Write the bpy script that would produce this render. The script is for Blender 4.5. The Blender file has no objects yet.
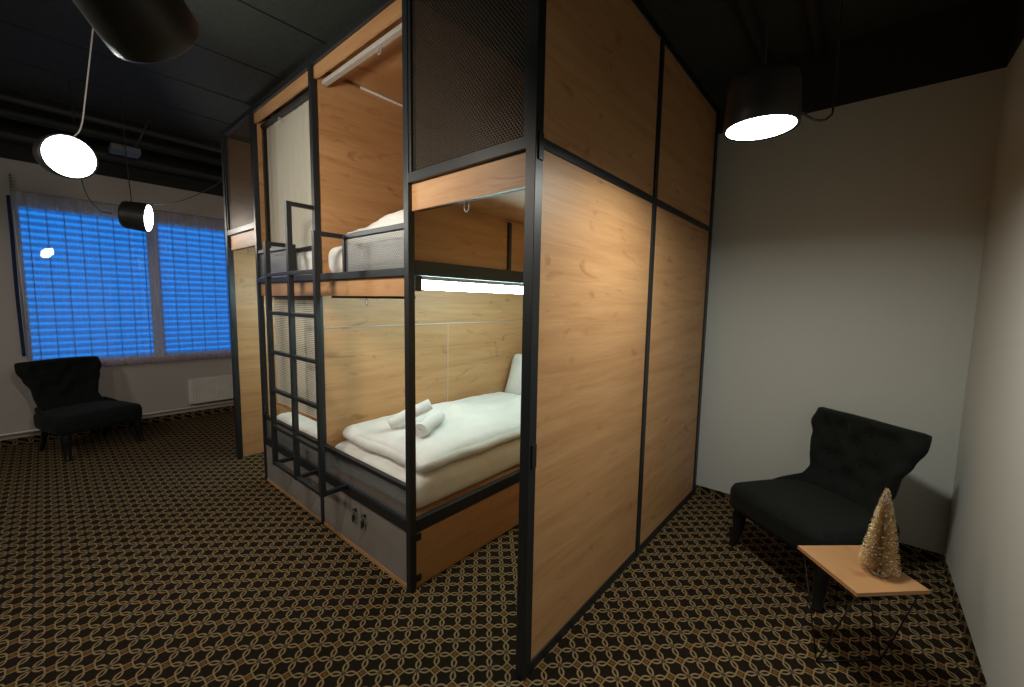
import bpy, bmesh, math, random
from mathutils import Vector, Matrix, noise
random.seed(7)
C = bpy.context.scene.collection
D = bpy.data

# ------------------------------------------------------------------ node helpers
class NT:
    def __init__(s, name):
        s.m = D.materials.new(name); s.m.use_nodes = True
        s.t = s.m.node_tree; s.t.nodes.clear()
        s.out = s.t.nodes.new('ShaderNodeOutputMaterial')
    def n(s, typ, **kw):
        nd = s.t.nodes.new(typ)
        for k, v in kw.items():
            if k == 'ins':
                for kk, vv in v.items(): s.set(nd.inputs[kk], vv)
            else: setattr(nd, k, v)
        return nd
    def set(s, inp, v):
        if isinstance(v, bpy.types.NodeSocket): s.t.links.new(v, inp)
        else: inp.default_value = v
    def m2(s, op, a, b=0.0, c=0.0):
        nd = s.t.nodes.new('ShaderNodeMath'); nd.operation = op
        s.set(nd.inputs[0], a); s.set(nd.inputs[1], b); s.set(nd.inputs[2], c)
        return nd.outputs[0]
    def coord(s, scale=(1, 1, 1), loc=(0, 0, 0), rot=(0, 0, 0)):
        tc = s.n('ShaderNodeTexCoord')
        mp = s.n('ShaderNodeMapping'); s.set(mp.inputs[0], tc.outputs['Object'])
        mp.inputs['Scale'].default_value = scale; mp.inputs['Location'].default_value = loc
        mp.inputs['Rotation'].default_value = rot
        return mp.outputs[0]
    def noise(s, vec, scale=5, detail=3, rough=.5, dist=0):
        nd = s.n('ShaderNodeTexNoise'); s.set(nd.inputs['Vector'], vec)
        nd.inputs['Scale'].default_value = scale; nd.inputs['Detail'].default_value = detail
        nd.inputs['Roughness'].default_value = rough; nd.inputs['Distortion'].default_value = dist
        return nd.outputs['Fac']
    def ramp(s, fac, stops):
        nd = s.n('ShaderNodeValToRGB'); s.set(nd.inputs[0], fac)
        e = nd.color_ramp.elements
        while len(e) < len(stops): e.new(.5)
        for i, (p, c) in enumerate(stops): e[i].position = p; e[i].color = (*c, 1)
        return nd.outputs[0]
    def mix(s, f, a, b, typ='MIX'):
        nd = s.n('ShaderNodeMix', data_type='RGBA', blend_type=typ)
        s.set(nd.inputs['Factor'], f)
        s.set(nd.inputs[6], a if not isinstance(a, tuple) else (*a, 1)); s.set(nd.inputs[7], b if not isinstance(b, tuple) else (*b, 1))
        return nd.outputs[2]
    def bsdf(s, color, rough=.6, metal=0, bump=None, bstr=.2, bdist=.01, **kw):
        p = s.n('ShaderNodeBsdfPrincipled')
        s.set(p.inputs['Base Color'], (*color, 1) if isinstance(color, tuple) else color)
        s.set(p.inputs['Roughness'], rough); s.set(p.inputs['Metallic'], metal)
        for k, v in kw.items(): s.set(p.inputs[k.replace('_', ' ')], v)
        if bump is not None:
            b = s.n('ShaderNodeBump'); s.set(b.inputs['Height'], bump)
            b.inputs['Strength'].default_value = bstr; b.inputs['Distance'].default_value = bdist
            s.t.links.new(b.outputs[0], p.inputs['Normal'])
        return p.outputs[0]
    def done(s, sh): s.t.links.new(sh, s.out.inputs[0]); return s.m

def simple(name, col, rough=.6, metal=0, nscale=60, bstr=.1, bdist=.002, var=.08, **kw):
    t = NT(name); v = t.coord()
    f = t.noise(v, nscale, 3)
    a = tuple(c*(1-var) for c in col); b = tuple(min(1, c*(1+var)) for c in col)
    return t.done(t.bsdf(t.ramp(f, [(.3, a), (.7, b)]), rough, metal, f, bstr, bdist, **kw))

def wood_mat():
    t = NT('oak_laminate')
    v = t.coord((.55, .55, 7.5))
    big = t.noise(v, 1.6, 4, .55, .9)
    v2 = t.coord((2.2, 2.2, 70))
    fine = t.noise(v2, 2.0, 4, .6, .2)
    v3 = t.coord((1.1, 1.1, 3.2), (3, 1, 2))
    kn = t.noise(v3, 2.2, 2, .5, 2.2)
    base = t.ramp(big, [(.25, (.43, .220, .090)), (.45, (.525, .280, .122)), (.6, (.565, .312, .140)), (.8, (.62, .365, .175))])
    f2 = t.ramp(fine, [(.35, (.90, .88, .85)), (.6, (1, 1, 1))])
    c = t.mix(1.0, base, f2, 'MULTIPLY')
    kk = t.ramp(kn, [(.25, (.66, .54, .45)), (.38, (1, 1, 1))])
    c = t.mix(.8, c, kk, 'MULTIPLY')
    return t.done(t.bsdf(c, .48, 0, fine, .08, .001))

def carpet_mat():
    t = NT('patterned_carpet')
    tc = t.n('ShaderNodeTexCoord'); sp = t.n('ShaderNodeSeparateXYZ'); t.set(sp.inputs[0], tc.outputs['Object'])
    X = t.m2('ADD', sp.outputs[0], sp.outputs[2]); Y = t.m2('ADD', sp.outputs[1], sp.outputs[2])
    S = .0785; a = math.radians(44); ca, sa = math.cos(a)/S, math.sin(a)/S
    Xo = t.m2('ADD', X, 1.242); Yo = t.m2('SUBTRACT', Y, 1.218)
    u = t.m2('ADD', t.m2('MULTIPLY', Xo, ca), t.m2('MULTIPLY', Yo, sa))
    w = t.m2('SUBTRACT', t.m2('MULTIPLY', Yo, ca), t.m2('MULTIPLY', Xo, sa))
    fu = t.m2('FLOOR', u); fw = t.m2('FLOOR', w)
    x = t.m2('SUBTRACT', u, fu); y = t.m2('SUBTRACT', w, fw)
    par = t.m2('FLOORED_MODULO', t.m2('ADD', fu, fw), 2.0)
    # mirror x in odd cells so the flower sits at (0,0) and (1,1)
    x = t.m2('ADD', t.m2('MULTIPLY', x, t.m2('SUBTRACT', 1.0, t.m2('MULTIPLY', par, 2.0))), par)
    # fold the cell to the triangle (flower)-(diamond)-(centre)
    ov = t.m2('GREATER_THAN', t.m2('ADD', x, y), 1.0); nov = t.m2('SUBTRACT', 1.0, ov)
    x1 = t.m2('ADD', t.m2('MULTIPLY', nov, x), t.m2('MULTIPLY', ov, t.m2('SUBTRACT', 1.0, y)))
    y1 = t.m2('ADD', t.m2('MULTIPLY', nov, y), t.m2('MULTIPLY', ov, t.m2('SUBTRACT', 1.0, x)))
    a_ = t.m2('MAXIMUM', x1, y1); b_ = t.m2('MINIMUM', x1, y1)
    xn = t.m2('POWER', t.m2('MINIMUM', t.m2('DIVIDE', a_, .70), 1.0), 1.35)
    pet = t.m2('MULTIPLY', t.m2('SINE', t.m2('MULTIPLY', xn, math.pi)), .125)
    wv = t.m2('ADD', pet, t.m2('MAXIMUM', t.m2('SUBTRACT', a_, .70), 0.0))
    d = t.m2('MULTIPLY', t.m2('ABSOLUTE', t.m2('SUBTRACT', b_, wv)), .85)
    ring = t.n('ShaderNodeMapRange'); t.set(ring.inputs[0], d)
    ring.inputs[1].default_value = .028; ring.inputs[2].default_value = .055
    ring.inputs[3].default_value = 1; ring.inputs[4].default_value = 0
    man = t.m2('ADD', t.m2('SUBTRACT', 1.0, a_), b_)
    dia = t.m2('LESS_THAN', man, .28); dot = t.m2('LESS_THAN', man, .12)
    flo = t.m2('LESS_THAN', t.m2('ADD', a_, b_), .17)
    fuzz = t.noise(t.coord(), 420, 2)
    c = t.mix(dia, (.016, .011, .006), (.10, .048, .018))
    c = t.mix(dot, c, (.17, .085, .022))
    c = t.mix(ring.outputs[0], c, (.31, .215, .105))
    c = t.mix(flo, c, (.085, .062, .040))
    f = t.ramp(fuzz, [(.3, (.6, .6, .6)), (.7, (1.15, 1.15, 1.15))])
    c = t.mix(1.0, c, f, 'MULTIPLY')
    return t.done(t.bsdf(c, .95, 0, fuzz, .5, .003, Specular_IOR_Level=.1))

def wall_mat(name, col, dark_above=2.975):
    t = NT(name)
    tc = t.n('ShaderNodeTexCoord'); sp = t.n('ShaderNodeSeparateXYZ'); t.set(sp.inputs[0], tc.outputs['Object'])
    f = t.noise(t.coord(), 90, 4)
    g = t.noise(t.coord(), 1.3, 2)
    base = t.mix(g, tuple(c*.97 for c in col), tuple(c*1.02 for c in col))
    up = t.m2('GREATER_THAN', sp.outputs[2], dark_above)
    c = t.mix(up, base, (.022, .023, .021))
    return t.done(t.bsdf(c, .85, 0, f, .12, .002))

def mesh_mat(name, col, pitch=.011, open_=.60):
    """perforated steel sheet: staggered round holes cut through by transparency"""
    t = NT(name)
    tc = t.n('ShaderNodeTexCoord'); sp = t.n('ShaderNodeSeparateXYZ'); t.set(sp.inputs[0], tc.outputs['Object'])
    u = t.m2('DIVIDE', t.m2('ADD', sp.outputs[0], sp.outputs[1]), pitch)
    v = t.m2('DIVIDE', sp.outputs[2], pitch*.62)
    row = t.m2('FLOORED_MODULO', t.m2('FLOOR', v), 2.0)
    uu = t.m2('SUBTRACT', t.m2('FRACT', t.m2('ADD', u, t.m2('MULTIPLY', row, .5))), .5)
    vv = t.m2('SUBTRACT', t.m2('FRACT', v), .5)
    d = t.m2('ADD', t.m2('MULTIPLY', t.m2('ABSOLUTE', uu), 1.25), t.m2('MULTIPLY', t.m2('ABSOLUTE', vv), .75))
    hole = t.m2('LESS_THAN', d, open_*.75)
    b = t.bsdf(col, .45, .3)
    tr = t.n('ShaderNodeBsdfTransparent').outputs[0]
    mx = t.n('ShaderNodeMixShader'); t.set(mx.inputs[0], hole); t.set(mx.inputs[1], b); t.set(mx.inputs[2], tr)
    return t.done(mx.outputs[0])

def emit_mat(name, col, s):
    t = NT(name); e = t.n('ShaderNodeEmission'); e.inputs[0].default_value = (*col, 1); e.inputs[1].default_value = s
    return t.done(e.outputs[0])

def sheer_mat():
    t = NT('sheer_voile')
    b = t.n('ShaderNodeBsdfDiffuse'); b.inputs[0].default_value = (.8, .8, .8, 1)
    tl = t.n('ShaderNodeBsdfTranslucent'); tl.inputs[0].default_value = (.8, .8, .8, 1)
    m1 = t.n('ShaderNodeMixShader'); m1.inputs[0].default_value = .85
    t.t.links.new(b.outputs[0], m1.inputs[1]); t.t.links.new(tl.outputs[0], m1.inputs[2])
    tr = t.n('ShaderNodeBsdfTransparent')
    # weave density rises towards the gathered heading band and hem
    tc = t.n('ShaderNodeTexCoord'); sp = t.n('ShaderNodeSeparateXYZ'); t.set(sp.inputs[0], tc.outputs['Object'])
    head = t.m2('GREATER_THAN', sp.outputs[2], 2.60); hem = t.m2('LESS_THAN', sp.outputs[2], .82)
    k = t.m2('ADD', t.m2('MULTIPLY', t.m2('ADD', head, hem), .16), .17)
    nz = t.noise(t.coord((1, 14, .3)), 2.0, 2)
    k = t.m2('ADD', k, t.m2('MULTIPLY', t.m2('SUBTRACT', nz, .5), .22))
    m2 = t.n('ShaderNodeMixShader'); t.set(m2.inputs[0], k)
    t.t.links.new(tr.outputs[0], m2.inputs[1]); t.t.links.new(m1.outputs[0], m2.inputs[2])
    return t.done(m2.outputs[0])

def glass_mat():
    t = NT('window_glass')
    g = t.n('ShaderNodeBsdfGlossy'); g.inputs['Roughness'].default_value = .0; g.inputs[0].default_value = (1, 1, 1, 1)
    tr = t.n('ShaderNodeBsdfTransparent'); fr = t.n('ShaderNodeFresnel'); fr.inputs[0].default_value = 1.5
    m = t.n('ShaderNodeMixShader'); t.set(m.inputs[0], fr.outputs[0])
    t.t.links.new(tr.outputs[0], m.inputs[1]); t.t.links.new(g.outputs[0], m.inputs[2])
    return t.done(m.outputs[0])

def slat_mat():
    t = NT('blind_slat')
    b = t.n('ShaderNodeBsdfDiffuse'); b.inputs[0].default_value = (.75, .78, .8, 1)
    tl = t.n('ShaderNodeBsdfTranslucent'); tl.inputs[0].default_value = (.75, .8, .85, 1)
    m = t.n('ShaderNodeMixShader'); m.inputs[0].default_value = .8
    t.t.links.new(b.outputs[0], m.inputs[1]); t.t.links.new(tl.outputs[0], m.inputs[2])
    return t.done(m.outputs[0])

def ribbed_mat():
    t = NT('ribbed_blind_fabric')
    tc = t.n('ShaderNodeTexCoord'); sp = t.n('ShaderNodeSeparateXYZ'); t.set(sp.inputs[0], tc.outputs['Object'])
    s = t.m2('FRACT', t.m2('DIVIDE', sp.outputs[2], .0145))
    k = t.m2('GREATER_THAN', s, .55)
    c = t.mix(k, (.84, .79, .66), (.42, .36, .26))
    return t.done(t.bsdf(c, .8, 0, k, .4, .003))

M = dict(
    wood=wood_mat(), carpet=carpet_mat(),
    steel=simple('black_powder_coated_steel', (.014, .016, .018), .42, .0, 300, .08, .0005),
    wall=wall_mat('wall_paint', (.60, .60, .55)),
    wallw=wall_mat('window_wall_paint', (.54, .50, .475)),
    ceil=simple('black_ceiling_paint', (.036, .040, .032), .8, 0, 25, .2, .004, .2),
    pipe=simple('grey_pipe_paint', (.042, .040, .035), .6, 0, 20),
    duct=simple('dark_duct_paint', (.018, .020, .020), .6, 0, 20),
    grey=simple('grey_laminate', (.24, .215, .195), .5, 0, 8, .02),
    white=simple('white_lacquer', (.78, .76, .72), .4, 0, 8, .02),
    sheet=simple('white_cotton', (.80, .78, .74), .9, 0, 14, .35, .012, .03, Sheen_Weight=.2),
    duvet=simple('duvet_cotton', (.84, .83, .80), .9, 0, 9, .5, .02, .03, Sheen_Weight=.2),
    towel=simple('terry_towel', (.85, .84, .82), 1, 0, 380, .8, .004, .05),
    mesh=mesh_mat('perforated_steel', (.085, .065, .045), .0165, .80),
    mesh2=mesh_mat('perforated_guard_steel', (.24, .25, .255), .0155, .66),
    velvet=simple('black_velvet', (.007, .0085, .0072), .9, 0, 40, .15, .004, .25, Sheen_Weight=.05, Sheen_Roughness=.4, Specular_IOR_Level=.25),
    blackwood=simple('black_lacquered_wood', (.008, .008, .008), .3, 0, 30),
    lampblack=simple('black_lamp_enamel', (.018, .016, .014), .45, 0, 200, .05, .0005),
    cable=simple('black_cable', (.02, .02, .02), .5, 0),
    wcable=simple('white_cable', (.70, .68, .64), .5, 0),
    alu=simple('pale_aluminium', (.60, .58, .54), .35, .3, 100),
    beige=simple('beige_curtain_cloth', (.48, .435, .35), .95, 0, 180, .3, .002, .06),
    ribbed=ribbed_mat(), sheer=sheer_mat(), glass=glass_mat(), slat=slat_mat(),
    gold=simple('gold_tinsel', (.66, .47, .22), .35, .35, 200, .1, .001, .3),
    snow=simple('glitter', (.9, .88, .84), .3, .2, 200),
    blue=simple('dark_blue_cloth', (.015, .03, .09), .9, 0),
    disc=emit_mat('lamp_diffuser', (.93, .98, 1), 16),
    led=emit_mat('led_diffuser', (.60, .95, 1), 40),
    clear=simple('clear_plastic', (.75, .75, .75), .15, 0, 10, 0, .001, .02, Transmission_Weight=.6),
    brass=simple('key_metal', (.3, .28, .25), .3, .8),
)

# ------------------------------------------------------------------ mesh helpers
def box(bm, x0, x1, y0, y1, z0, z1, bev=0.0):
    b2 = bmesh.new()
    vs = [b2.verts.new((x, y, z)) for x in (x0, x1) for y in (y0, y1) for z in (z0, z1)]
    for f in ((0, 1, 3, 2), (4, 6, 7, 5), (0, 4, 5, 1), (2, 3, 7, 6), (0, 2, 6, 4), (1, 5, 7, 3)): b2.faces.new([vs[i] for i in f])
    if bev: bmesh.ops.bevel(b2, geom=b2.edges[:], offset=bev, segments=2, affect='EDGES', profile=.5)
    bmesh.ops.recalc_face_normals(b2, faces=b2.faces[:])
    merge(bm, b2)
def merge(bm, b2, mat=None):
    if mat: bmesh.ops.transform(b2, matrix=mat, verts=b2.verts[:])
    mp = {v: bm.verts.new(v.co) for v in b2.verts}
    for f in b2.faces:
        nf = bm.faces.new([mp[v] for v in f.verts]); nf.smooth = f.smooth
    b2.free()
def tube(bm, pts, r, seg=10, caps=True, smooth=True):
    pts = [Vector(p) for p in pts]; rr = r if isinstance(r, (list, tuple)) else [r]*len(pts)
    rings = []
    up = Vector((0, 0, 1)); prev = None
    for i, p in enumerate(pts):
        d = (pts[min(i+1, len(pts)-1)] - pts[max(i-1, 0)]).normalized()
        if prev is None:
            a = d.cross(up) if abs(d.z) < .95 else d.cross(Vector((1, 0, 0)))
        else: a = prev - d*prev.dot(d)
        a.normalize(); prev = a; b = d.cross(a)
        rings.append([bm.verts.new(p + rr[i]*(a*math.cos(t*2*math.pi/seg)+b*math.sin(t*2*math.pi/seg))) for t in range(seg)])
    for i in range(len(rings)-1):
        for k in range(seg):
            f = bm.faces.new((rings[i][k], rings[i][(k+1) % seg], rings[i+1][(k+1) % seg], rings[i+1][k])); f.smooth = smooth
    if caps:
        bm.faces.new(list(reversed(rings[0]))); bm.faces.new(rings[-1])
def curve(pts, n=8):
    P = [Vector(p) for p in pts]; P = [2*P[0]-P[1]] + P + [2*P[-1]-P[-2]]; out = []
    for i in range(1, len(P)-2):
        for k in range(n):
            t = k/n; a, b, c, d = P[i-1:i+3]
            out.append(.5*((2*b)+(c-a)*t+(2*a-5*b+4*c-d)*t*t+(3*b-a-3*c+d)*t**3))
    out.append(P[-2]); return out
def lathe(bm, prof, seg=40, M_=None, smooth=True):
    b2 = bmesh.new(); rings = []
    for r, z in prof:
        if r < 1e-5: rings.append([b2.verts.new((0, 0, z))])
        else: rings.append([b2.verts.new((r*math.cos(2*math.pi*k/seg), r*math.sin(2*math.pi*k/seg), z)) for k in range(seg)])
    for a, b in zip(rings, rings[1:]):
        for k in range(seg):
            k2 = (k+1) % seg
            if len(a) == 1 and len(b) == 1: continue
            if len(a) == 1: f = b2.faces.new((a[0], b[k2], b[k]))
            elif len(b) == 1: f = b2.faces.new((a[k], a[k2], b[0]))
            else: f = b2.faces.new((a[k], a[k2], b[k2], b[k]))
            f.smooth = smooth
    merge(bm, b2, M_)
def rbox(bm, x0, x1, y0, y1, z0, z1, rad, n=14, fn=None):
    """rounded soft box, optional displacement fn(Vector point, Vector unit_param) -> Vector"""
    b2 = bmesh.new()
    bmesh.ops.create_cube(b2, size=2)
    bmesh.ops.subdivide_edges(b2, edges=b2.edges[:], cuts=n, use_grid_fill=True)
    c = Vector(((x0+x1)/2, (y0+y1)/2, (z0+z1)/2)); h = Vector(((x1-x0)/2, (y1-y0)/2, (z1-z0)/2))
    for v in b2.verts:
        u = v.co.copy()
        q = Vector([math.sin(u[i]*math.pi/2)*h[i] for i in range(3)])
        inner = Vector([max(-(h[i]-min(rad, h[i])), min(h[i]-min(rad, h[i]), q[i])) for i in range(3)])
        d = q-inner
        rv = Vector([min(rad, h[i]) for i in range(3)])
        e = Vector([d[i]/rv[i] for i in range(3)])
        if e.length > 1e-6:
            e = e / max(e.length, 1e-6)
            q = inner + Vector([e[i]*rv[i] for i in range(3)])
        p = c+q
        if fn: p = fn(p, u)
        v.co = p
    for f in b2.faces: f.smooth = True
    merge(bm, b2)

def part(name, bm, mat, parent=None, loc=None, label=None, mod=None):
    """bm in world coordinates of the thing; stored relative to the parent's location"""
    me = D.meshes.new(name)
    bmesh.ops.remove_doubles(bm, verts=bm.verts[:], dist=1e-6) if False else None
    off = Vector(parent_loc(parent)) if parent else (Vector(loc) if loc else Vector((0, 0, 0)))
    bmesh.ops.translate(bm, verts=bm.verts[:], vec=-off)
    bmesh.ops.recalc_face_normals(bm, faces=bm.faces[:])
    bm.to_mesh(me); bm.free()
    o = D.objects.new(name, me); C.objects.link(o); me.materials.append(mat)
    if parent: o.parent = parent; o['_o'] = 0
    else: o.location = off
    if '_o' in o: del o['_o']
    if label: o['label'] = label
    return o
def parent_loc(p):
    l = Vector((0, 0, 0))
    while p: l += p.location; p = p.parent
    return l
def thing(name, label, cat, loc=(0, 0, 0), rotz=0, group=None):
    o = D.objects.new(name, None); C.objects.link(o); o.location = loc; o.rotation_euler = (0, 0, rotz)
    o.empty_display_size = .1
    tag(o, label, cat, group); return o
def tag(o, label, cat, group=None):
    o['label'] = label; o['category'] = cat
    if group: o['group'] = group
    return o
def struct(name, bm, mat, parent=None):
    o = part(name, bm, mat, parent)
    if not parent: o['kind'] = 'structure'
    return o
def B(*a, **k):
    bm = bmesh.new(); box(bm, *a, **k); return bm
def T(pts, r, seg=10):
    bm = bmesh.new(); tube(bm, pts, r, seg); return bm
def bar(name, x0, x1, y0, y1, z0, z1, par, mat=None, bev=.002): return part(name, B(x0, x1, y0, y1, z0, z1, bev=bev), mat or M['steel'], par)
def dup(root, loc, rotz=None, label=None):
    r = root.copy(); C.objects.link(r); r.location = loc
    if rotz is not None: r.rotation_euler = (0, 0, rotz)
    if label: r['label'] = label
    def rec(a, b):
        for ch in list(a.children):
            c = ch.copy(); C.objects.link(c); c.parent = b; rec(ch, c)
    rec(root, r); return r

# ------------------------------------------------------------------ dimensions
XA, XB, XC, XD, XE = -1.0, -1.80, -2.835, -3.915, -4.67
YF, YM, YE, YB = 1.29, 2.43, 3.59, 3.675
XR, XW, YS = .512, -6.765, -2.3
ZT, ZM, ZC = 3.14, 2.212, 3.40
t_ = .02   # half steel section

# ------------------------------------------------------------------ room
struct('floor', B(XW-.2, XR+.2, YS-.2, YB+.2, -.12, 0), M['carpet'])
struct('ceiling', B(XW-.2, XR+.2, YS-.2, YB+.2, ZC, ZC+.12), M['ceil'])
struct('wall_right', B(XR, XR+.15, YS-.2, YB+.2, 0, ZC), M['wall'])
struct('wall_back', B(XW-.2, XR, YB, YB+.15, 0, ZC), M['wall'])
struct('wall_front', B(XW-.2, XR, YS-.15, YS, 0, ZC), M['wall'])
WY0, WY1, WZ0, WZ1 = -.03, 2.24, .83, 2.555
bm = bmesh.new()
box(bm, XW-.22, XW, YS, WY0, 0, ZC); box(bm, XW-.22, XW, WY1, YB, 0, ZC)
box(bm, XW-.22, XW, WY0, WY1, 0, WZ0); box(bm, XW-.22, XW, WY0, WY1, WZ1, ZC)
struct('wall_left', bm, M['wallw'])
struct('baseboard_right', B(XR-.008, XR, YS, YB, 0, .055), M['carpet'])
struct('baseboard_back', B(XW, XR-.008, YB-.008, YB, 0, .055), M['carpet'])
struct('baseboard_left', B(XW, XW+.008, YS, YB-.008, 0, .075), M['carpet'])
# seams of the ceiling slabs
for i, xs in enumerate((-3.03, -3.78, -4.49, -5.16, -5.85)):
    struct('trim_%d' % (i+1), B(xs-.006, xs+.006, YS, YB, ZC-.006, ZC), M['duct'])
# window 1: frame, mullion, glass, sill, outside blind
w = thing('window_1', '', ''); del w['label']; del w['category']; w['kind'] = 'structure'; w.location = (XW, 1.06, WZ0)
bm = bmesh.new(); XI = XW-.06
box(bm, XI-.06, XI, WY0, WY0+.03, WZ0, WZ1, .004); box(bm, XI-.06, XI, WY1-.03, WY1, WZ0, WZ1, .004)
box(bm, XI-.06, XI, WY0+.03, WY1-.03, WZ0, WZ0+.035, .004); box(bm, XI-.06, XI, WY0+.03, WY1-.03, WZ1-.03, WZ1, .004)
box(bm, XI-.06, XI, 1.01, 1.11, WZ0+.035, WZ1-.03, .004)
part('window_frame', bm, M['white'], w)
for y0, y1 in ((WY0+.03, 1.00), (1.12, WY1-.03)):
    part('pane', B(XI-.034, XI-.028, y0, y1, WZ0+.035, WZ1-.03), M['glass'], w)
part('window_sill', B(XW-.06, XW+.05, WY0-.05, WY1+.05, WZ0-.045, WZ0-.005, bev=.006), M['wood'], w)

# outside venetian blinds behind each pane
for k, (y0, y1) in enumerate(((WY0+.03, 1.05), (1.07, WY1-.03))):
    b = thing('window_blind', 'white slatted blind outside the %s pane of the blue window' % ('left' if k == 0 else 'right'), 'blind', (XI-.13, (y0+y1)/2, WZ0), 0, 'slatted blinds at the window')
    bm = bmesh.new(); n = 23; pz = (WZ1-WZ0)/n
    for i in range(n):
        z = WZ0+.04+i*pz; s = bmesh.new()
        box(s, -.028, .028, y0, y1, -.0015, .0015)
        merge(bm, s, Matrix.Translation((XI-.13, 0, z)) @ Matrix.Rotation(math.radians(48), 4, 'Y'))
    part('slats', bm, M['slat'], b)
    bm = bmesh.new()
    for j in range(8):
        y = y0+.06+(y1-y0-.12)*j/7; box(bm, XI-.100, XI-.097, y-.0035, y+.0035, WZ0+.01, WZ1-.01)
    part('ladder_tape', bm, M['pipe'], b)

# sheer curtain
def cloth(name, fx, u0, u1, z0, z1, nu, nz, mat, axis='y', thick=.0, **kw):
    bm = bmesh.new(); g = []
    for i in range(nu+1):
        row = []
        for j in range(nz+1):
            u = u0+(u1-u0)*i/nu; v = j/nz; z = z0+(z1-z0)*v; off = fx(u, v)
            row.append(bm.verts.new((off, u, z) if axis == 'y' else (u, off, z)))
        g.append(row)
    for i in range(nu):
        for j in range(nz):
            f = bm.faces.new((g[i][j], g[i+1][j], g[i+1][j+1], g[i][j+1])); f.smooth = True
    return bm
def sheerx(u, v):
    return XW+.10+.022*math.sin(u*34+2*math.sin(u*5))*(1-.35*v)+.008*math.sin(u*83)+.012*noise.noise((u*3, v*2, 0))
sc = thing('sheer_curtain', 'long translucent white sheer curtain hanging in front of the blue window', 'curtain', (XW+.1, 1.0, 2.66))
for (a, b_) in ((-.045, 1.115), (1.085, 2.62)):
    part('curtain_panel', cloth('c', sheerx, a, b_, .775, 2.655, 260, 10, M['sheer']), M['sheer'], sc)
part('curtain_track', B(XW+.085, XW+.115, -.05, 2.7, 2.655, 2.667, bev=.003), M['wallw'], sc)
tag(part('curtain_tieback', T(curve([(XW+.06, -.06, 2.60), (XW+.08, -.06, 2.2), (XW+.06, -.065, 1.6), (XW+.05, -.06, .95)]), [.014+.0*i for i in range(25)], 8), M['blue'], None, (XW+.06, -.1, 2.6)),
    'narrow dark blue strip of gathered curtain at the left edge of the window', 'curtain')
o = part('blind_wand', T([(XW+.155, -.035, 2.45), (XW+.160, -.02, 1.25)], .006), M['wcable'], None, (XW+.15, -.02, 2.45))
tag(o, 'thin pale blind control wand hanging in front of the left window pane', 'rod')
bm = bmesh.new()
for i in range(7):
    lathe(bm, [(0, -.012), (.010, -.006), (.012, 0), (.010, .006), (0, .012)], 10, Matrix.Translation((XW+.03, -.035, 2.63+i*.03)))
tube(bm, [(XW+.03, -.035, 2.61), (XW+.03, -.035, 2.84)], .002, 6)
tag(part('bead_chain', bm, M['brass'], None, (XW+.03, -.035, 2.63)), 'short hanging bead chain on the wall above the left end of the window', 'chain')

# radiator
rd = thing('radiator', 'low white panel radiator on the wall under the window', 'radiator', (XW+.06, 1.9, .18))
RY0, RY1 = 1.30, 2.5
bm = bmesh.new(); box(bm, XW+.035, XW+.095, RY0, RY1, .19, .525, .01)
nf = 34
for i in range(nf):
    y = RY0+.04+(RY1-RY0-.08)*i/(nf-1); box(bm, XW+.094, XW+.101, y-.009, y+.009, .225, .485, .003)
part('body', bm, M['white'], rd)
bm = bmesh.new()
for i in range(30):
    y = RY0+.03+(RY1-RY0-.06)*i/29; box(bm, XW+.04, XW+.09, y-.010, y+.010, .525, .530)
part('top_grille', bm, M['white'], rd)
for y in (RY0+.15, RY1-.15): part('wall_bracket', B(XW, XW+.036, y-.02, y+.02, .25, .45), M['white'], rd)
o = part('heating_pipe', T([(XW+.03, YS+.05, .135), (XW+.03, YB-.03, .135)], .012), M['white'], None, (XW+.03, 1, .135))
tag(o, 'thin white heating pipe running low along the window wall', 'pipe')

# ------------------------------------------------------------------ ceiling services
for i, (x, r, z, lab, m) in enumerate(((-6.46, .075, 3.16, 'thick dark pipe under the ceiling nearest the window wall', 'duct'),
        (-6.28, .035, 3.10, 'thin grey pipe under the ceiling beside the thick window side pipe', 'pipe'),
        (-6.05, .05, 3.24, 'dark ceiling pipe above the small box near the window', 'duct'),
        (-5.80, .03, 3.30, 'slim dark ceiling pipe farthest from the window of the left pipes', 'pipe'),
        (-.655, .036, 3.33, 'grey ceiling pipe passing behind the pendant lamp by the wood partition', 'pipe'),
        (-.36, .036, 3.33, 'grey ceiling pipe right of the alcove pendant lamp', 'pipe'))):
    o = part('ceiling_pipe', T([(x, YS+.02, z), (x, YB-.02, z)], r, 14), M[m], None, (x, 1, z)); tag(o, lab, 'pipe', 'pipes under the black ceiling')
bx = thing('junction_box', 'small grey box hanging from a strut under the dark ceiling near window', 'box', (-5.75, .72, 3.05))
part('body', B(-5.86, -5.66, .62, .84, 3.02, 3.08, bev=.006), simple('box_grey', (.13, .15, .17), .5), bx)
part('strut', T([(-5.70, .80, 3.07), (-5.62, .92, 3.40)], .010), M['pipe'], bx)

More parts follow.
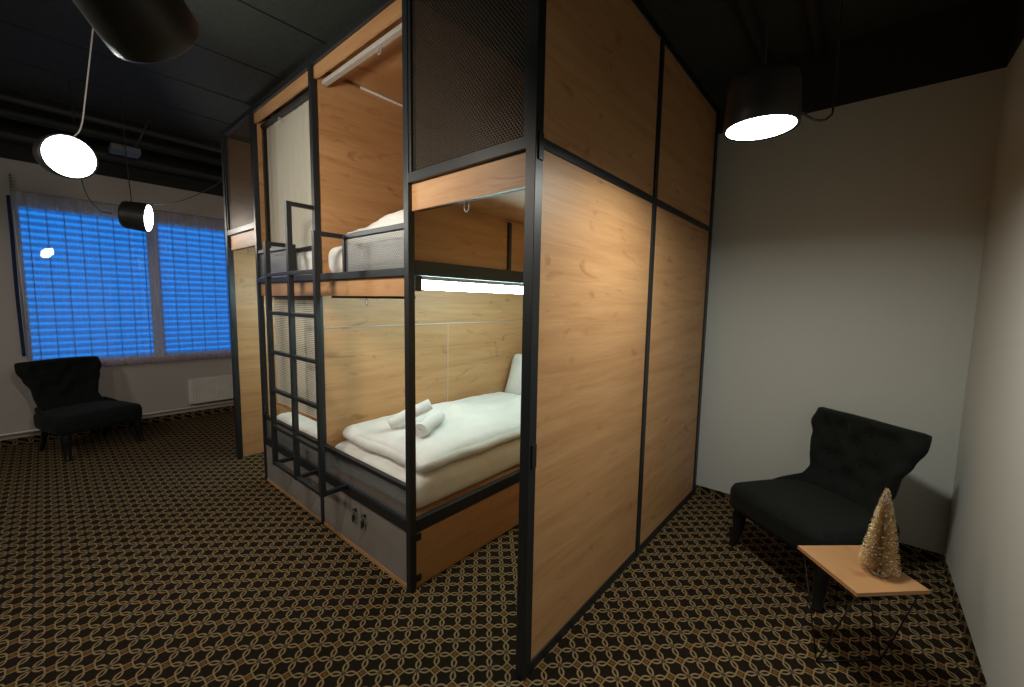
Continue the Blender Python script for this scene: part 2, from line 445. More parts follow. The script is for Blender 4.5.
# ------------------------------------------------------------------ bunk beds
def partition(x, lab, sgn):
    p = thing('partition_wall', lab, 'partition', (x, YF, 0), 0, 'end partitions of the bunk block')
    for y in (YF, YM, YE): bar('post', x-.024, x+.024, y-.024, y+.024, 0, ZT, p)
    segs = ((YF+.024, YM-.024), (YM+.024, YE-.024))
    for y0, y1 in segs:
        if x == XA: bar('bottom_rail', x-.02, x+.02, y0, y1, 0, .05, p)
        bar('middle_rail', x-.02, x+.02, y0, y1, ZM-.02, ZM+.02, p)
        bar('top_rail', x-.02, x+.02, y0, y1, ZT-.045, ZT, p)
        part('panel', B(x-.014, x+.014, y0, y1, .05 if x == XA else .004, ZM-.02, bev=.001), M['wood'], p)
        part('panel', B(x-.014, x+.014, y0, y1, ZM+.02, ZT-.045, bev=.001), M['wood'], p)
    part('wall_strip', B(x-.012, x+.012, YE+.024, YB-.009, 0, ZT), M['steel'], p)
    for z in (ZM-.02, .98):
        bm = bmesh.new(); box(bm, x+sgn*.024, x+sgn*.030, YF-.01, YF+.02, z-.05, z+.05, .001)
        part('hinge', bm, M['steel'], p)
    return p
partition(XA, 'large oak and black steel partition panel in the centre foreground', 1)
partition(XE, 'far oak partition at the window end of the bunk block', 1)

def passage(x0, x1, lab, closed_x):
    """mesh screen, oak fascia and ceiling over the passage between bunk and partition"""
    p = thing('mesh_screen', lab, 'screen', ((x0+x1)/2, YF, ZM), 0, 'mesh screens over the passages')
    bar('frame_rail', x0, x1, YF-.02, YF+.02, ZM-.024, ZM+.024, p)
    bar('frame_rail', x0, x1, YF-.02, YF+.02, ZT-.045, ZT, p)
    bar('frame_stile', x0, x0+.02, YF-.015, YF+.015, ZM+.024, ZT-.045, p)
    bar('frame_stile', x1-.02, x1, YF-.015, YF+.015, ZM+.024, ZT-.045, p)
    part('mesh_panel', B(x0+.02, x1-.02, YF-.001, YF+.001, ZM+.024, ZT-.045), M['mesh'], p)
    part('fascia_board', B(x0, x1, YF+.004, YF+.022, 2.055, ZM-.024, bev=.001), M['wood'], p)
    part('curtain_track', B(x0, x1, YF+.035, YF+.055, 2.06, 2.078), M['pipe'], p)
    part('ceiling_board', B(x0, x1, YF+.06, YE-.03, 2.13, 2.15), M['wood'], p)
    xm = (x0+x1)/2-.02
    bm = bmesh.new(); tube(bm, [(xm+.016*math.cos(a), YF+.045, 2.034+.020*math.sin(a)) for a in [i*math.pi/8 for i in range(17)]], .0035, 6, caps=False)
    part('hook', bm, M['clear'], p)
    return p
passage(XB+t_, XA-.024, 'brown perforated mesh screen above the open passage, left of the big partition', 0)
passage(XE+.024, XD-t_, 'dark perforated mesh screen above the passage nearest the window', 0)

def ring_hook(p, x, y, z):
    bm = bmesh.new(); tube(bm, [(x+.015*math.cos(a), y, z+.020*math.sin(a)) for a in [i*math.pi/8 for i in range(17)]], .0035, 6, caps=False)
    part('hook', bm, M['clear'], p)

YR = 3.52
def bunk(x0, x1, lab, side, corner_x):
    """x0 < x1; side = +1 open to passage at x1, -1 at x0"""
    p = thing('bunk_bed', lab, 'bunk bed', ((x0+x1)/2, YF, 0), 0, 'bunk beds of the block')
    xo = x1 if side > 0 else x0            # passage side
    xi = x0 if side > 0 else x1
    a, b = x0+t_, x1-t_
    bar('post', xo-t_, xo+t_, YF-t_, YF+t_, 0, ZT, p)
    bar('post', xo-t_, xo+t_, YR-t_, YR+t_, 0, ZT, p)
    if side > 0: bar('post', xi-t_, xi+t_, YF-t_, YF+t_, 0, ZT, p)
    # front rails
    for z0, z1 in ((.335, .40), (1.73, 1.772), (ZT-.045, ZT)): bar('front_rail', a, b, YF-t_, YF+t_, z0, z1, p)
    # side rails
    for z0, z1 in ((.325, .40), (1.735, 1.812), (ZT-.045, ZT)): bar('side_rail', xo-t_, xo+t_, YF+t_, YR-t_, z0, z1, p)
    # lower guard
    bar('guard_rail', a, b, YF-.015, YF+.015, .565, .592, p)
    part('guard_mesh', B(a, b, YF-.001, YF+.001, .40, .565), M['mesh2'], p)
    # upper guard from passage post to the corner by the ladder
    g0, g1 = (corner_x, b) if side > 0 else (a, corner_x)
    bar('guard_rail', g0, g1, YF-.015, YF+.015, 1.972, 2.0, p)
    bar('guard_post', corner_x-.013, corner_x+.013, YF-.013, YF+.013, 1.772, 1.972, p)
    part('guard_mesh', B(min(g0, g1)+(.013 if side > 0 else 0), max(g0, g1)-(0 if side > 0 else .013), YF-.001, YF+.001, 1.772, 1.972), M['mesh2'], p)
    # boards
    part('top_fascia', B(a, b, YF+.0, YF+.02, 3.022, ZT-.045, bev=.001), M['wood'], p)
    part('lower_fascia', B(a, b, YF+.0, YF+.02, 1.625, 1.73, bev=.001), M['wood'], p)
    part('bed_base', B(a, b, YF+t_, YR-t_, 1.735, 1.76), M['wood'], p)
    part('lower_base', B(a, b, YF+t_, YR-t_, .37, .395), M['wood'], p)
    part('compartment_ceiling', B(a, b, YF+.03, YR-t_, 3.105, 3.125), M['wood'], p)
    part('head_panel', B(a, b, YR-.01, YR+.01, .40, 3.10), M['wood'], p)
    part('underbed_side_panel', B(xo-.01, xo+.01, YF+t_, YR-t_, .0, .325, bev=.001), M['wood'], p)
    if side > 0:
        part('side_panel', B(xo-.018, xo-.002, YF+t_, YR-t_, 1.812, 3.095), M['wood'], p)
        bar('side_panel_batten', xo-.002, xo+.012, 2.055, 2.085, 1.812, 2.12, p)
        part('divider_panel', B(xi-.009, xi+.009, YF+t_, YR-t_, .40, 3.09), M['wood'], p)
    else:
        part('side_panel', B(xo+.002, xo+.018, YF+t_, YR-t_, 1.812, 3.095), M['wood'], p)
    part('curtain_track', B(a+.03, b, YF+.035, YF+.070, 2.985, 3.012, bev=.003), M['alu' if side > 0 else 'steel'], p)
    part('curtain_track', B(a+.10, b, YF+.030, YF+.052, 1.612, 1.630), M['steel'], p)
    ring_hook(p, XB-.33 if side > 0 else x0+.4, YF+.05, 2.965)
    ring_hook(p, (x0+x1)/2+.02, YF+.045, 1.592)
    # tabs (little bolted plates)
    for z in (.06, .30):
        if side > 0: part('corner_plate', B(xo+.020, xo+.024, YF-.01, YF+.05, z-.02, z+.02), M['steel'], p)
    return p
bunk(XC, XB, 'oak and black steel bunk bed beside the open passage, with towels on its lower bed', 1, -2.46)
bunk(XD, XC, 'oak and black steel bunk bed behind the ladder with a beige curtain above', -1, -3.21)

# cabinets below the lower beds
def cab(x0, x1, lab, keys):
    p = thing('underbed_cabinet', lab, 'cabinet', ((x0+x1)/2, YF, 0), 0, 'cabinets under the lower beds')
    part('plinth', B(x0, x1, YF-.016, YF+.34, 0, .022), M['wood'], p)
    part('body', B(x0, x1, YF+.006, YF+.34, .022, .33), M['wood'], p)
    xm = keys if keys else (x0+x1)/2
    for k, (c, d) in enumerate(((x0+.002, xm-.0015), (xm+.0015, x1-.002))):
        dr = part('door', B(c, d, YF-.012, YF+.006, .024, .330, bev=.001), M['grey'], p)
        if keys:
            x = xm-.055 if k == 0 else xm+.055
            bm = bmesh.new(); lathe(bm, [(0, 0), (.012, .0), (.012, .006), (0, .006)], 14, Matrix.Translation((x, YF-.012, .268)) @ Matrix.Rotation(math.pi/2, 4, 'X'))
            part('lock', bm, M['steel'], dr)
            bm = bmesh.new(); tube(bm, [(x, YF-.017, .268), (x, YF-.032, .268)], .003, 6)
            tube(bm, curve([(x, YF-.032, .288), (x-.012, YF-.032, .262), (x-.004, YF-.030, .25), (x+.008, YF-.032, .262), (x, YF-.032, .288)], 4), .0015, 6)
            box(bm, x-.016, x+.008, YF-.0345, YF-.0315, .190, .240, .001)
            box(bm, x-.002, x+.014, YF-.0300, YF-.0275, .205, .255, .001)
            part('key_tag', bm, M['steel'], dr)
    return p
cab(XC+t_, XB-t_, 'grey two door cabinet with hanging keys under the towel bed', -2.315)
cab(XD+t_, XC-t_, 'grey cabinet doors under the lower bed behind the ladder', None)

# ladder
YL = 1.11
ld = thing('bunk_ladder', 'black steel double ladder in front of the two bunks', 'ladder', (XC, YL, 0))
RX = (-3.21, XC+.005, -2.46); RT = (1.985, 2.205, 1.985); h = .016
for x, zt in zip(RX, RT):
    bar('side_rail', x-h, x+h, YL-h, YL+h, .385, zt+.013, ld)
    bar('handrail_arm', x-h*.8, x+h*.8, YL+h, YF-t_, zt-.013, zt+.013, ld)
    bar('bracket', x-h*.8, x+h*.8, YL+h, YF-t_-.001, .386, .412, ld)
for z in (.40, .68, .95, 1.225, 1.50, 1.765):
    for x0, x1 in ((RX[0]+h, RX[1]-h), (RX[1]+h, RX[2]-h)):
        bar('rung', x0, x1, YL-.014, YL+.014, z-.012, z+.012, ld)

# led strip under the upper beds, cables
ls = thing('led_light', 'bright white LED strip light under the upper bunk by the passage', 'light', (XB-.03, 1.8, 1.69))
part('housing', B(XB-.055, XB-.022, YF+.06, 3.40, 1.715, 1.735), M['alu'], ls)
part('diffuser', B(XB-.052, XB-.025, YF+.09, 3.38, 1.665, 1.715, bev=.004), M['led'], ls)
part('end_bracket', B(XB-.060, XB-.012, YF+.03, YF+.09, 1.655, 1.735, bev=.003), M['steel'], ls)
ls2 = thing('led_light', 'white LED strip light inside the left bunk, seen through the ladder', 'light', (XD+.05, 1.8, 1.69))
part('housing', B(XD+.022, XD+.055, YF+.10, 3.40, 1.715, 1.735), M['alu'], ls2)
part('diffuser', B(XD+.025, XD+.052, YF+.12, 3.38, 1.67, 1.715, bev=.004), M['led'], ls2)
o = part('corner_profile', T([(XC+.016, 1.62, 3.095), (XC+.016, YR-.02, 3.095)], .009, 8), M['wcable'], None, (XC+.02, 2, 3.09)); tag(o, 'thin pale strip along the ceiling corner inside the upper right bunk', 'strip')
o = part('wall_cable', T([(XC+.014, YF+.03, 1.408), (XC+.014, YR-.02, 1.412)], .004, 6), M['wcable'], None, (XC+.014, 2, 1.41)); tag(o, 'thin pale cable stretched along the oak wall above the towel bed', 'cable')
o = part('seam_strip', B(XC+.009, XC+.0115, 2.43, 2.435, .60, 1.404), M['alu'], None, (XC+.01, 2.43, .6)); tag(o, 'fine vertical joint strip in the oak wall over the towel bed', 'strip')

# bedding -------------------------------------------------------------
def mattress(x0, x1, z, lab):
    bm = bmesh.new(); rbox(bm, x0+.03, x1-.03, YF+.035, YR-.03, z, z+.20, .07, 16, lambda p, u: p+Vector((0, 0, .004*noise.noise(p*9))))
    tag(part('mattress', bm, M['sheet'], None, ((x0+x1)/2, 2.4, z)), lab, 'mattress', 'mattresses in the bunks')
mattress(XC, XB, .397, 'white mattress on the lower bed beside the passage, under towels and duvet')
mattress(XD, XC, .397, 'white mattress on the lower bed behind the ladder')
mattress(XC, XB, 1.762, 'white mattress on the upper bed right of the ladder')
mattress(XD, XC, 1.762, 'white mattress on the upper bed left of the ladder top')
def duvet(x0, x1, y0, y1, z0, top, seed, lab, tilt=0.0, loc=None):
    def fn(p, u):
        q = p.copy(); s = seed
        k = max(0, u.z)*.5+.5
        edge = max(abs(u.x), abs(u.y))
        sx, sy = math.sin(u.x*math.pi/2), math.sin(u.y*math.pi/2)
        puff = (1-abs(sx)**2.4)*(1-abs(sy)**5)
        if u.z > -.9: q.z = z0+(p.z-z0)*1.0
        w_ = .045*noise.noise(Vector((p.x*3+s, p.y*2.2, 0)))+.026*noise.noise(Vector((p.x*8, p.y*6+s, 1)))+.010*noise.noise(Vector((p.x*17, p.y*15+s, 4)))
        if u.z > 0: q.z += u.z*(puff*(top-z0)*.42 + w_*(.2+.8*puff) + tilt*u.x)
        else: q.z += -u.z*.018*abs(noise.noise(Vector((p.x*7, p.y*7, s))))
        q.x += .016*noise.noise(Vector((p.y*5, s, p.z*4)))*abs(u.x)
        q.y += .022*noise.noise(Vector((p.x*5+s, 2, p.z*4)))*abs(u.y)
        # fine wrinkles
        q.z += .004*noise.noise(Vector((p.x*22+p.y*9, p.y*18, s)))
        return q
    bm = bmesh.new(); rbox(bm, x0, x1, y0, y1, z0, z0+(top-z0)*.62, .07, 44, fn)
    return tag(part('duvet', bm, M['duvet'], None, loc or ((x0+x1)/2, (y0+y1)/2, z0)), lab, 'duvet', 'duvets in the bunks')
dv = duvet(XC+.05, XB-.025, 1.38, 3.10, .603, .765, 3, 'puffy white duvet on the lower bed carrying the rolled towels')
duvet(XD+.06, XC-.06, 1.62, 3.2, .603, .78, 9, 'white duvet on the lower bed behind the ladder')
duvet(XC+.10, XB-.05, 1.42, 3.2, 1.968, 2.17, 5, 'white duvet on the upper bed showing above the mesh guard', .05)
duvet(XD+.10, XC-.10, 1.50, 3.2, 1.968, 2.15, 6, 'white duvet on the upper bed left of the ladder top')
def pillow(cx, cy, cz, w, hgt, th, rx, lab, rz=0):
    bm = bmesh.new(); b2 = bmesh.new()
    def fn(p, u):
        k = (1-abs(u.x)**3)*(1-abs(u.y)**3)
        q = p.copy(); q.z = p.z*(.25+.75*k)+.006*noise.noise(p*12)
        c = abs(u.x*u.y); q.x *= 1+.06*c; q.y *= 1+.06*c
        return q
    rbox(b2, -w/2, w/2, -hgt/2, hgt/2, -th/2, th/2, th*.5, 16, fn)
    merge(bm, b2, Matrix.Translation((cx, cy, cz)) @ Matrix.Rotation(rz, 4, 'Z') @ Matrix.Rotation(rx, 4, 'X'))
    tag(part('pillow', bm, M['duvet'], None, (cx, cy, cz)), lab, 'pillow')
pillow(XC+.385, 3.25, .845, .68, .46, .15, math.radians(70), 'white pillow leaning at the far head end of the towel bed')

def towel(lab, p0, p1, R=.055):
    p0, p1 = Vector(p0), Vector(p1); d = (p1-p0); L = d.length
    bm = bmesh.new(); b2 = bmesh.new(); n = 90; turns = 3.6
    prof = []
    for i in range(n+1):
        a = i/n*turns*2*math.pi; r = .010+(R-.010)*i/n; prof.append((r*math.cos(a), r*math.sin(a)*.92))
    th = .0105
    inn = []
    for i in range(n+1):
        a = i/n*turns*2*math.pi; r = .010+(R-.010)*i/n-th; r = max(r, .001); inn.append((r*math.cos(a), r*math.sin(a)*.92))
    stn = [0, .03, .1, .3, .5, .7, .9, .97, 1]
    def ringv(s):
        k = 1-.05*(abs(2*s-1)**6); off = .004*math.sin(s*9)
        return ([b2.verts.new((x*k+off, y*k, s*L)) for x, y in prof], [b2.verts.new((x*k+off, y*k, s*L)) for x, y in inn])
    rs = [ringv(s) for s in stn]
    for (a, b), (c, e) in zip(rs, rs[1:]):
        for i in range(n):
            f = b2.faces.new((a[i], a[i+1], c[i+1], c[i])); f.smooth = True
            f = b2.faces.new((b[i+1], b[i], e[i], e[i+1])); f.smooth = True
        b2.faces.new((a[n], b[n], e[n], c[n])); b2.faces.new((b[0], a[0], c[0], e[0]))
    for a, b, fl in ((rs[0][0], rs[0][1], 1), (rs[-1][0], rs[-1][1], 0)):
        for i in range(n):
            q = (a[i], b[i], b[i+1], a[i+1]); b2.faces.new(q if fl else tuple(reversed(q)))
    z = d.normalized(); x = z.cross(Vector((0, 0, 1))).normalized(); y = z.cross(x)
    mt = Matrix((x, y, z)).transposed().to_4x4(); mt.translation = p0
    merge(bm, b2, mt)
    tag(part('rolled_towel', bm, M['towel'], None, (p0+p1)/2), lab, 'towel', 'rolled towels on the lower bed')
from mathutils.bvhtree import BVHTree
_me = dv.data; _bv = BVHTree.FromPolygons([v.co+dv.location for v in _me.vertices], [p.vertices[:] for p in _me.polygons])
def zt_(x, y): return _bv.ray_cast(Vector((x, y, 3)), Vector((0, 0, -1)))[0].z
z1, z2 = zt_(-2.05, 1.55), zt_(-2.15, 1.78)
towel('rolled white towel lying flat with its spiral end facing the room', (-2.05, 1.54, z1+.054), (-2.15, 1.77, z2+.056), .058)
z3 = zt_(-2.33, 1.52)
towel('rolled white towel resting tilted on top of the other roll', (-2.33, 1.50, z3+.046), (-2.20, 1.74, max(z1, z2)+.135), .050)

# beige curtain and ribbed blind in the left bunk
cu = thing('bunk_curtain', 'beige curtain closing the upper bunk left of the ladder', 'curtain', (XD+.5, YF+.06, 2.94))
f_ = lambda u, v: YF+.075+.004*math.sin(u*9)+.002*math.sin(u*61+v)
part('curtain_cloth', cloth('c', f_, XD+.075, XC-.022, 1.99, 3.0, 150, 6, None, axis='x'), M['beige'], cu)
part('dark_side_band', B(XD+.03, XD+.062, YF+.05, YF+.07, 2.02, 3.0), M['blackwood'], cu)
rb = thing('ribbed_blind', 'pale horizontally ribbed blind in the lower bunk behind the ladder', 'blind', (XD+.5, YF+.09, 1.6))
part('blind_cloth', B(XD+.05, XC-.025, YF+.085, YF+.092, .70, 1.60), M['ribbed'], rb)
part('bottom_bar', B(XD+.05, XC-.025, YF+.078, YF+.098, .675, .70, bev=.003), M['wood'], rb)
part('head_bar', B(XD+.05, XC-.025, YF+.075, YF+.10, 1.60, 1.625, bev=.003), M['wood'], rb)

# ------------------------------------------------------------------ armchairs
def armchair(loc, ang, lab, group):
    """local: front is -Y, seat width .62"""
    p = thing('armchair', lab, 'armchair', loc, 0, group)
    p.location = (0, 0, 0)
    # seat cushion body
    def sf(q, u):
        q = q.copy()
        wd = 1 - .17*max(0, u.y)              # narrower to the back
        q.x *= wd
        if u.z > 0: q.z += .018*(1-u.x**2)*(1-abs(u.y)**3)
        if u.y < 0: q.y -= .03*(1-u.x**2)*(-u.y)
        return q
    bm = bmesh.new(); rbox(bm, -.355, .335, -.34, .25, .25, .425, .05, 18, sf)
    part('seat', bm, M['velvet'], p)
    # backrest: grid over outline, thick, tufted
    btn = []
    rows = [(.40, (-.5, 0, .5)), (.56, (-.25, .25)), (.56, (-.75, .75)), (.72, (-.5, 0, .5)), (.86, (-.25, .25, -.72, .72))]
    for v, us in rows:
        for u in us: btn.append((u*.88, v))
    def W(v):
        # half width: broad base, pinched waist, flared top
        pts = [(0, .275), (.18, .250), (.35, .235), (.55, .248), (.72, .285), (.88, .318), (1, .312)]
        for (a, wa), (b, wb) in zip(pts, pts[1:]):
            if v <= b:
                k = (v-a)/(b-a); k = k*k*(3-2*k); return wa+(wb-wa)*k
        return pts[-1][1]
    def P(u, v, face):
        w_ = W(v); z = .30+.605*v + .018*(1-u*u)*v
        lean = .165+.11*v
        wrap = -.17*abs(u)**4*(max(0, 1-v*2.6))     # low sides sweep forward
        wing = .055*abs(u)**3*max(0, (v-.6)/.4)      # top corners roll back
        y = lean+wrap+wing
        th = .10*(1-.25*v)
        if face == 0:
            dmp = 0
            for bu, bv in btn:
                dd = ((u-bu)*w_/.055)**2+((v-bv)*.60/.055)**2
                dmp += .048*math.exp(-dd)
            # diagonal pleats between buttons
            puff = .012*math.cos(math.pi*2*(u/.88))*math.cos(math.pi*2*((v-.40)/.32)) if .3 < v < .95 else 0
            y += dmp - .02*(1-u**4) + puff*1.1
            return Vector((u*w_-.03, y-.0, z))
        return Vector((u*w_*.97-.03, y+th, z-.01))
    nu, nv = 44, 36; bm = bmesh.new(); G = [[], []]
    for face in (0, 1):
        for i in range(nu+1):
            G[face].append([bm.verts.new(P(-1+2*i/nu, j/nv, face)) for j in range(nv+1)])
    for i in range(nu):
        for j in range(nv):
            for face in (0, 1):
                g = G[face]; f = bm.faces.new((g[i][j], g[i+1][j], g[i+1][j+1], g[i][j+1])); f.smooth = True
    loop = [(i, 0) for i in range(nu)]+[(nu, j) for j in range(nv)]+[(i, nv) for i in range(nu, 0, -1)]+[(0, j) for j in range(nv, 0, -1)]
    mids = []
    for i, j in loop:
        a, b = G[0][i][j].co, G[1][i][j].co; c = (a+b)/2
        u = -1+2*i/nu; v = j/nv
        n_ = Vector((u if abs(u) > .99 else 0, 0, (1 if v > .99 else (-1 if v < .01 else 0))))
        if n_.length: n_.normalize()
        mids.append([bm.verts.new(a+(b-a)*k+n_*.018*math.sin(k*math.pi)) for k in (.2, .5, .8)])
    L = len(loop)
    for k in range(L):
        k2 = (k+1) % L; (i, j), (i2, j2) = loop[k], loop[k2]
        A = [G[0][i][j]]+mids[k]+[G[1][i][j]]; Bv = [G[0][i2][j2]]+mids[k2]+[G[1][i2][j2]]
        for q in range(4):
            f = bm.faces.new((A[q], Bv[q], Bv[q+1], A[q+1])); f.smooth = True
    br = part('backrest', bm, M['velvet'], p)
    for bu, bv in btn:
        c = P(bu, bv, 0); b = bmesh.new()
        lathe(b, [(0, .006), (.006, .005), (.010, 0), (.006, -.004), (0, -.005)], 10, Matrix.Translation(c+Vector((0, -.002, 0))) @ Matrix.Rotation(math.pi/2, 4, 'X'))
        part('button', b, M['velvet'], br)
    # low side bolsters
    for s in (-1, 1):
        bm = bmesh.new()
        pts = curve([(s*.29-.02, -.06, .410), (s*.292-.02, .04, .425), (s*.28-.02, .13, .437), (s*.26-.02, .20, .45)], 6)
        tube(bm, pts, [.016+.010*i/(len(pts)-1) for i in range(len(pts))], 12)
        part('side_bolster', bm, M['velvet'], p)
    # legs
    for s in (-1, 1):
        for fr in (1, 0):
            if fr: pts = [(s*.285, -.285, .27), (s*.292, -.292, .20), (s*.292, -.298, .12), (s*.298, -.312, .05), (s*.305, -.33, .0)]; rr = [.042, .040, .034, .026, .022]
            else: pts = [(s*.245, .21, .27), (s*.245, .215, .18), (s*.25, .24, .08), (s*.255, .275, .0)]; rr = [.028, .025, .02, .017]
            bm = bmesh.new(); cp = curve(pts, 5); n = len(cp)
            rad = [rr[min(int(i/5), len(rr)-1)]*(1-(i % 5)/5)+rr[min(int(i/5)+1, len(rr)-1)]*((i % 5)/5) for i in range(n)]
            tube(bm, cp, rad, 10); part('leg', bm, M['blackwood'], p)
    p.location = loc; p.rotation_euler = (0, 0, ang)
    return p
a1 = armchair((-.115, 3.06, 0), math.radians(-37), 'black tufted velvet armchair in the alcove behind the little table', 'black tufted armchairs')
a2 = dup(a1, (-6.17, .33, 0), math.radians(110), 'black tufted velvet armchair under the blue window')

# ------------------------------------------------------------------ side table and tree
TZ = .46
cs = [Vector((-.153, 2.335, 0)), Vector((.08, 2.548, 0)), Vector((.297, 2.320, 0)), Vector((.069, 2.094, 0))]
tb = thing('side_table', 'small square oak side table on thin black wire legs', 'table', (.07, 2.32, 0))
bm = bmesh.new()
lo = [bm.verts.new(c+Vector((0, 0, TZ-.016))) for c in cs]; hi = [bm.verts.new(c+Vector((0, 0, TZ))) for c in cs]
bm.faces.new(hi); bm.faces.new(list(reversed(lo)))
for i in range(4): bm.faces.new((lo[i], lo[(i+1) % 4], hi[(i+1) % 4], hi[i]))
part('tabletop', bm, M['wood'], tb)
ctr = Vector((.073, 2.324, 0)); zt = TZ-.016
fr = bmesh.new(); ins = [ctr+(c-ctr)*.88 for c in cs]
for i in range(4): tube(fr, [ins[i]+Vector((0, 0, zt-.004)), ins[(i+1) % 4]+Vector((0, 0, zt-.004))], .004, 6)
part('wire_frame', fr, M['steel'], tb)
part('floor_bar', T([ctr+((ins[0]+ins[3])/2-ctr)*1.1+Vector((0, 0, .005)), ctr+((ins[1]+ins[2])/2-ctr)*1.1+Vector((0, 0, .005))], .004, 6), M['blackwood'], tb)
for i in (1, 3):
    a, b = ins[i], ins[(i+1) % 4]; foot = ctr+((a+b)/2-ctr)*1.1
    bm = bmesh.new()
    tube(bm, [a+Vector((0, 0, zt-.004)), foot+Vector((0, 0, .004))], .0032, 6); tube(bm, [b+Vector((0, 0, zt-.004)), foot+Vector((0, 0, .004))], .0032, 6)
    part('leg', bm, M['blackwood'], tb)

tr = thing('bottle_brush_tree', 'small gold glitter bottle brush christmas tree on the side table', 'christmas tree', (.137, 2.322, TZ))
bx_, by_, bz_ = .137, 2.322, TZ; H = .375
part('trunk', T([(bx_, by_, bz_+.008), (bx_, by_, bz_+H-.01)], .004, 6), M['brass'], tr)
bm = bmesh.new(); lathe(bm, [(0, 0), (.034, 0), (.036, .006), (.030, .012), (0, .014)], 20, Matrix.Translation((bx_, by_, bz_))); part('base', bm, M['brass'], tr)
def bristle(bm, n, rs, w_):
    for i in range(n):
        k = (i+random.random())/n; z = bz_+.012+(H-.02)*k
        R = ((.066*(1-k)**.80+.007)*1.0)*random.uniform(.84, 1.05)
        a = i*2.39996+random.uniform(-.15, .15)
        dz = .010+R*.15+random.uniform(-.006, .006)
        d = Vector((math.cos(a), math.sin(a), 0)); s = Vector((-d.y, d.x, 0))*w_
        p0 = Vector((bx_, by_, z)); p1 = p0+d*R+Vector((0, 0, dz)); m = Vector((0, 0, w_))
        v = [bm.verts.new(p0+s), bm.verts.new(p0-s), bm.verts.new(p0+m), bm.verts.new(p1+s*.6), bm.verts.new(p1-s*.6), bm.verts.new(p1+m*.6)]
        for f in ((0, 1, 4, 3), (1, 2, 5, 4), (2, 0, 3, 5), (3, 4, 5), (0, 2, 1)): bm.faces.new([v[j] for j in f])
bm = bmesh.new(); bristle(bm, 2600, 1, .0012)
o = part('bristles', bm, M['gold'], tr)
bm = bmesh.new()
for i in range(380):
    k = random.random()**1.2; R = .064*(1-k)**.8+.006; a = random.random()*6.283
    c = Vector((bx_+R*math.cos(a), by_+R*math.sin(a), bz_+.02+(H-.02)*k+R*.15)); r = .0018
    lathe(bm, [(0, -r), (r, 0), (0, r)], 4, Matrix.Translation(c), smooth=False)
o = part('glitter', bm, M['snow'], tr); o['kind'] = 'stuff'

# ------------------------------------------------------------------ lamps
def lamp(c, n, lab, cord_pts, power, col=(1, .87, .70), R=.128, Lh=.19, spread=170, wired=True):
    c = Vector(c); n = Vector(n).normalized()
    p = thing('pendant_lamp', lab, 'pendant lamp', c, 0, 'black drum pendant lamps')
    rot = n.to_track_quat('-Z', 'Y').to_matrix().to_4x4(); rot.translation = c
    bm = bmesh.new()
    lathe(bm, [(.119, .004), (R, -.001), (R+.002, .002), (R+.001, .05), (R-.006, Lh-.030), (R-.012, Lh-.009), (R-.026, Lh), (0, Lh), ], 48, rot)
    part('shade', bm, M['lampblack'], p)
    bm = bmesh.new(); lathe(bm, [(0, .004), (.1195, .004), (.1195, .010), (0, .010)], 48, rot)
    part('diffuser', bm, M['disc'], p)
    if cord_pts:
        bm = bmesh.new(); tube(bm, curve(cord_pts, 10), .0040, 8); part('cord', bm, M['cable'] if wired is True else M[wired], p)
    ar = D.lights.new('lamp_light', 'AREA'); ar.shape = 'DISK'; ar.size = .22; ar.energy = power; ar.color = col; ar.spread = math.radians(spread)
    lo_ = D.objects.new('lamp_light', ar); C.objects.link(lo_)
    lo_.rotation_euler = n.to_track_quat('-Z', 'Y').to_euler(); lo_.location = n*.004; lo_.parent = p
    return p
LC = (.97, 1, .92)
cable_top = lambda x, y: (x, y, ZC)
L4 = (-.36, 1.895, 2.29); top4 = (-.36, 1.90, 2.49)
lamp(L4, (0, 0, -1), 'black drum pendant lamp shining down in the white alcove', [top4, (-.36, 1.90, 2.75), cable_top(-.38, 1.92)], 16, col=LC)
L1 = Vector((-3.782, .226, 2.447)); n1 = Vector((.969, .183, -.166)); b1 = L1-n1*.215
lamp(L1, n1, 'glowing drum pendant lamp at left facing the room', [L1+Vector((-.04, .02, .126)), L1+Vector((-.02, .06, .20)), L1+Vector((.02, .09, .40)), cable_top(L1.x+.15, L1.y+.16)], 8, col=LC, wired='wcable')
L2 = Vector((-5.127, .785, 2.326)); n2 = Vector((.411, .907, -.094))
b2_ = L2-n2.normalized()*.12
lamp(L2, n2, 'small looking black drum pendant lamp in front of the window facing right', [b2_+Vector((0, 0, .118)), b2_+Vector((-.02, -.01, .5)), cable_top(b2_.x-.03, b2_.y-.02)], 5)
L3 = Vector((-1.73, .305, 2.406)); n3 = Vector((-.631, .636, -.443)); b3 = L3-n3*.19
lamp(L3, n3, 'nearest black drum pendant lamp cut by the top left corner', [b3, b3+Vector((0, 0, .2)), cable_top(b3.x, b3.y)], 14)
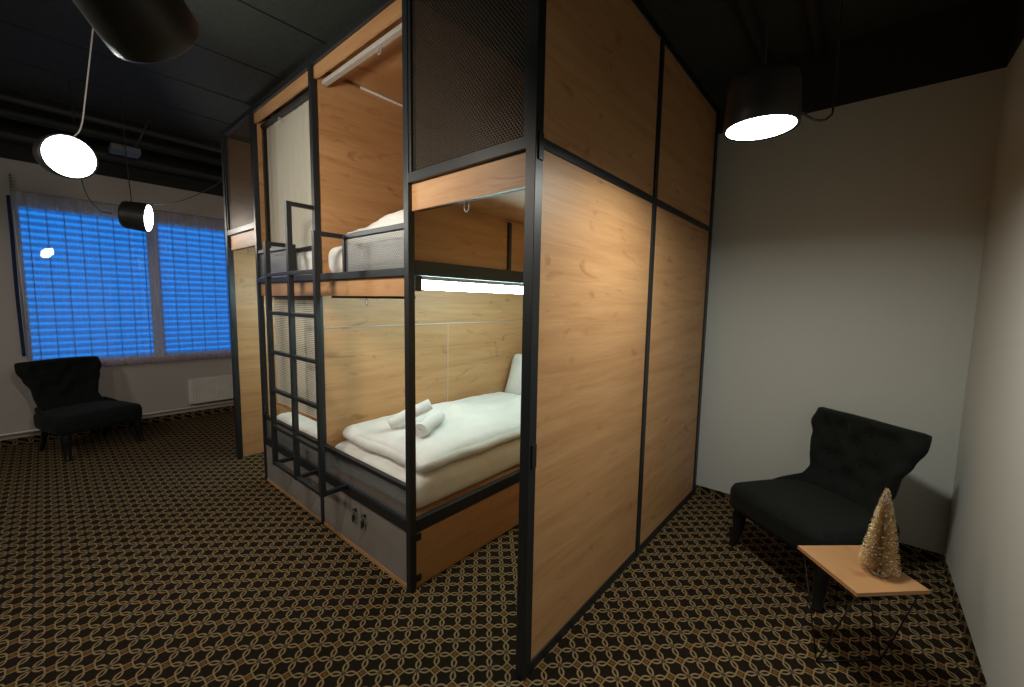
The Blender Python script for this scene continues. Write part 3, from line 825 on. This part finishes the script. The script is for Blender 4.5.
# loose cables
def cab_(pts, lab, r=.004):
    o = part('hanging_cable', T(curve(pts, 10), r, 6), M['cable'], None, pts[0]); tag(o, lab, 'cable', 'lamp cables')
cab_([(-.235, 1.92, 2.33), (-.19, 1.97, 2.305), (-.155, 2.02, 2.325), (-.15, 2.10, 2.42), (-.16, 2.20, 2.9), (-.16, 2.2, 3.4)], 'dark cable looping from the alcove pendant lamp up to the ceiling')
cab_([b2_+Vector((-.03, -.13, .0)), b2_+Vector((-.05, -.22, .03)), b2_+Vector((-.06, -.30, .22)), b2_+Vector((-.06, -.32, .7)), Vector((b2_.x-.06, b2_.y-.33, ZC))], 'dark cable looping down left of the window side pendant lamp')
cab_([b2_+Vector((.0, .0, .122)), b2_+Vector((.02, .25, .15)), b2_+Vector((.05, .55, .33)), (b2_.x+.1, b2_.y+.75, 2.9), (b2_.x+.1, b2_.y+.85, 3.4)], 'dark cable draped right from the window side pendant lamp')
# extra lamps added unseen behind the camera to light the bunks and floor
lamp((-2.7, -1.4, 2.6), (-.02, .75, -.66), 'added unseen black drum fill lamp behind the viewpoint aimed at the bunks', [(-2.7, -1.52, 2.78), (-2.7, -1.53, 3.0), (-2.7, -1.53, ZC)], 9, spread=140)
lamp((-4.6, -1.5, 2.55), (-.1, .45, -.85), 'added unseen black drum fill lamp behind the viewpoint over the left floor', [(-4.6, -1.6, 2.78), (-4.6, -1.6, 3.0), (-4.6, -1.6, ZC)], 7)

# ------------------------------------------------------------------ world, camera
wd = D.worlds.new('dusk'); bpy.context.scene.world = wd; wd.use_nodes = True
bg = wd.node_tree.nodes['Background']; bg.inputs[0].default_value = (.012, .25, .90, 1); bg.inputs[1].default_value = 1.35

F_, PT, RL, YW = 410.8, .0983, .0174, -.7042
f = Vector((math.sin(YW)*math.cos(PT), math.cos(YW)*math.cos(PT), -math.sin(PT)))
r = f.cross(Vector((0, 0, 1))).normalized(); u = r.cross(f)
r2 = math.cos(RL)*r+math.sin(RL)*u; u2 = -math.sin(RL)*r+math.cos(RL)*u
cam = D.cameras.new('camera'); co = D.objects.new('camera', cam); C.objects.link(co)
mt = Matrix((r2, u2, -f)).transposed().to_4x4(); mt.translation = (0, 0, 1.6); co.matrix_world = mt
cam.sensor_width = 36; cam.lens = F_*36/1024; cam.clip_start = .02
sc_ = bpy.context.scene; sc_.camera = co
sc_.view_settings.view_transform = 'Standard'; sc_.view_settings.look = 'None'
sc_.view_settings.exposure = 0; sc_.view_settings.gamma = 1; sc_.view_settings.use_curve_mapping = False
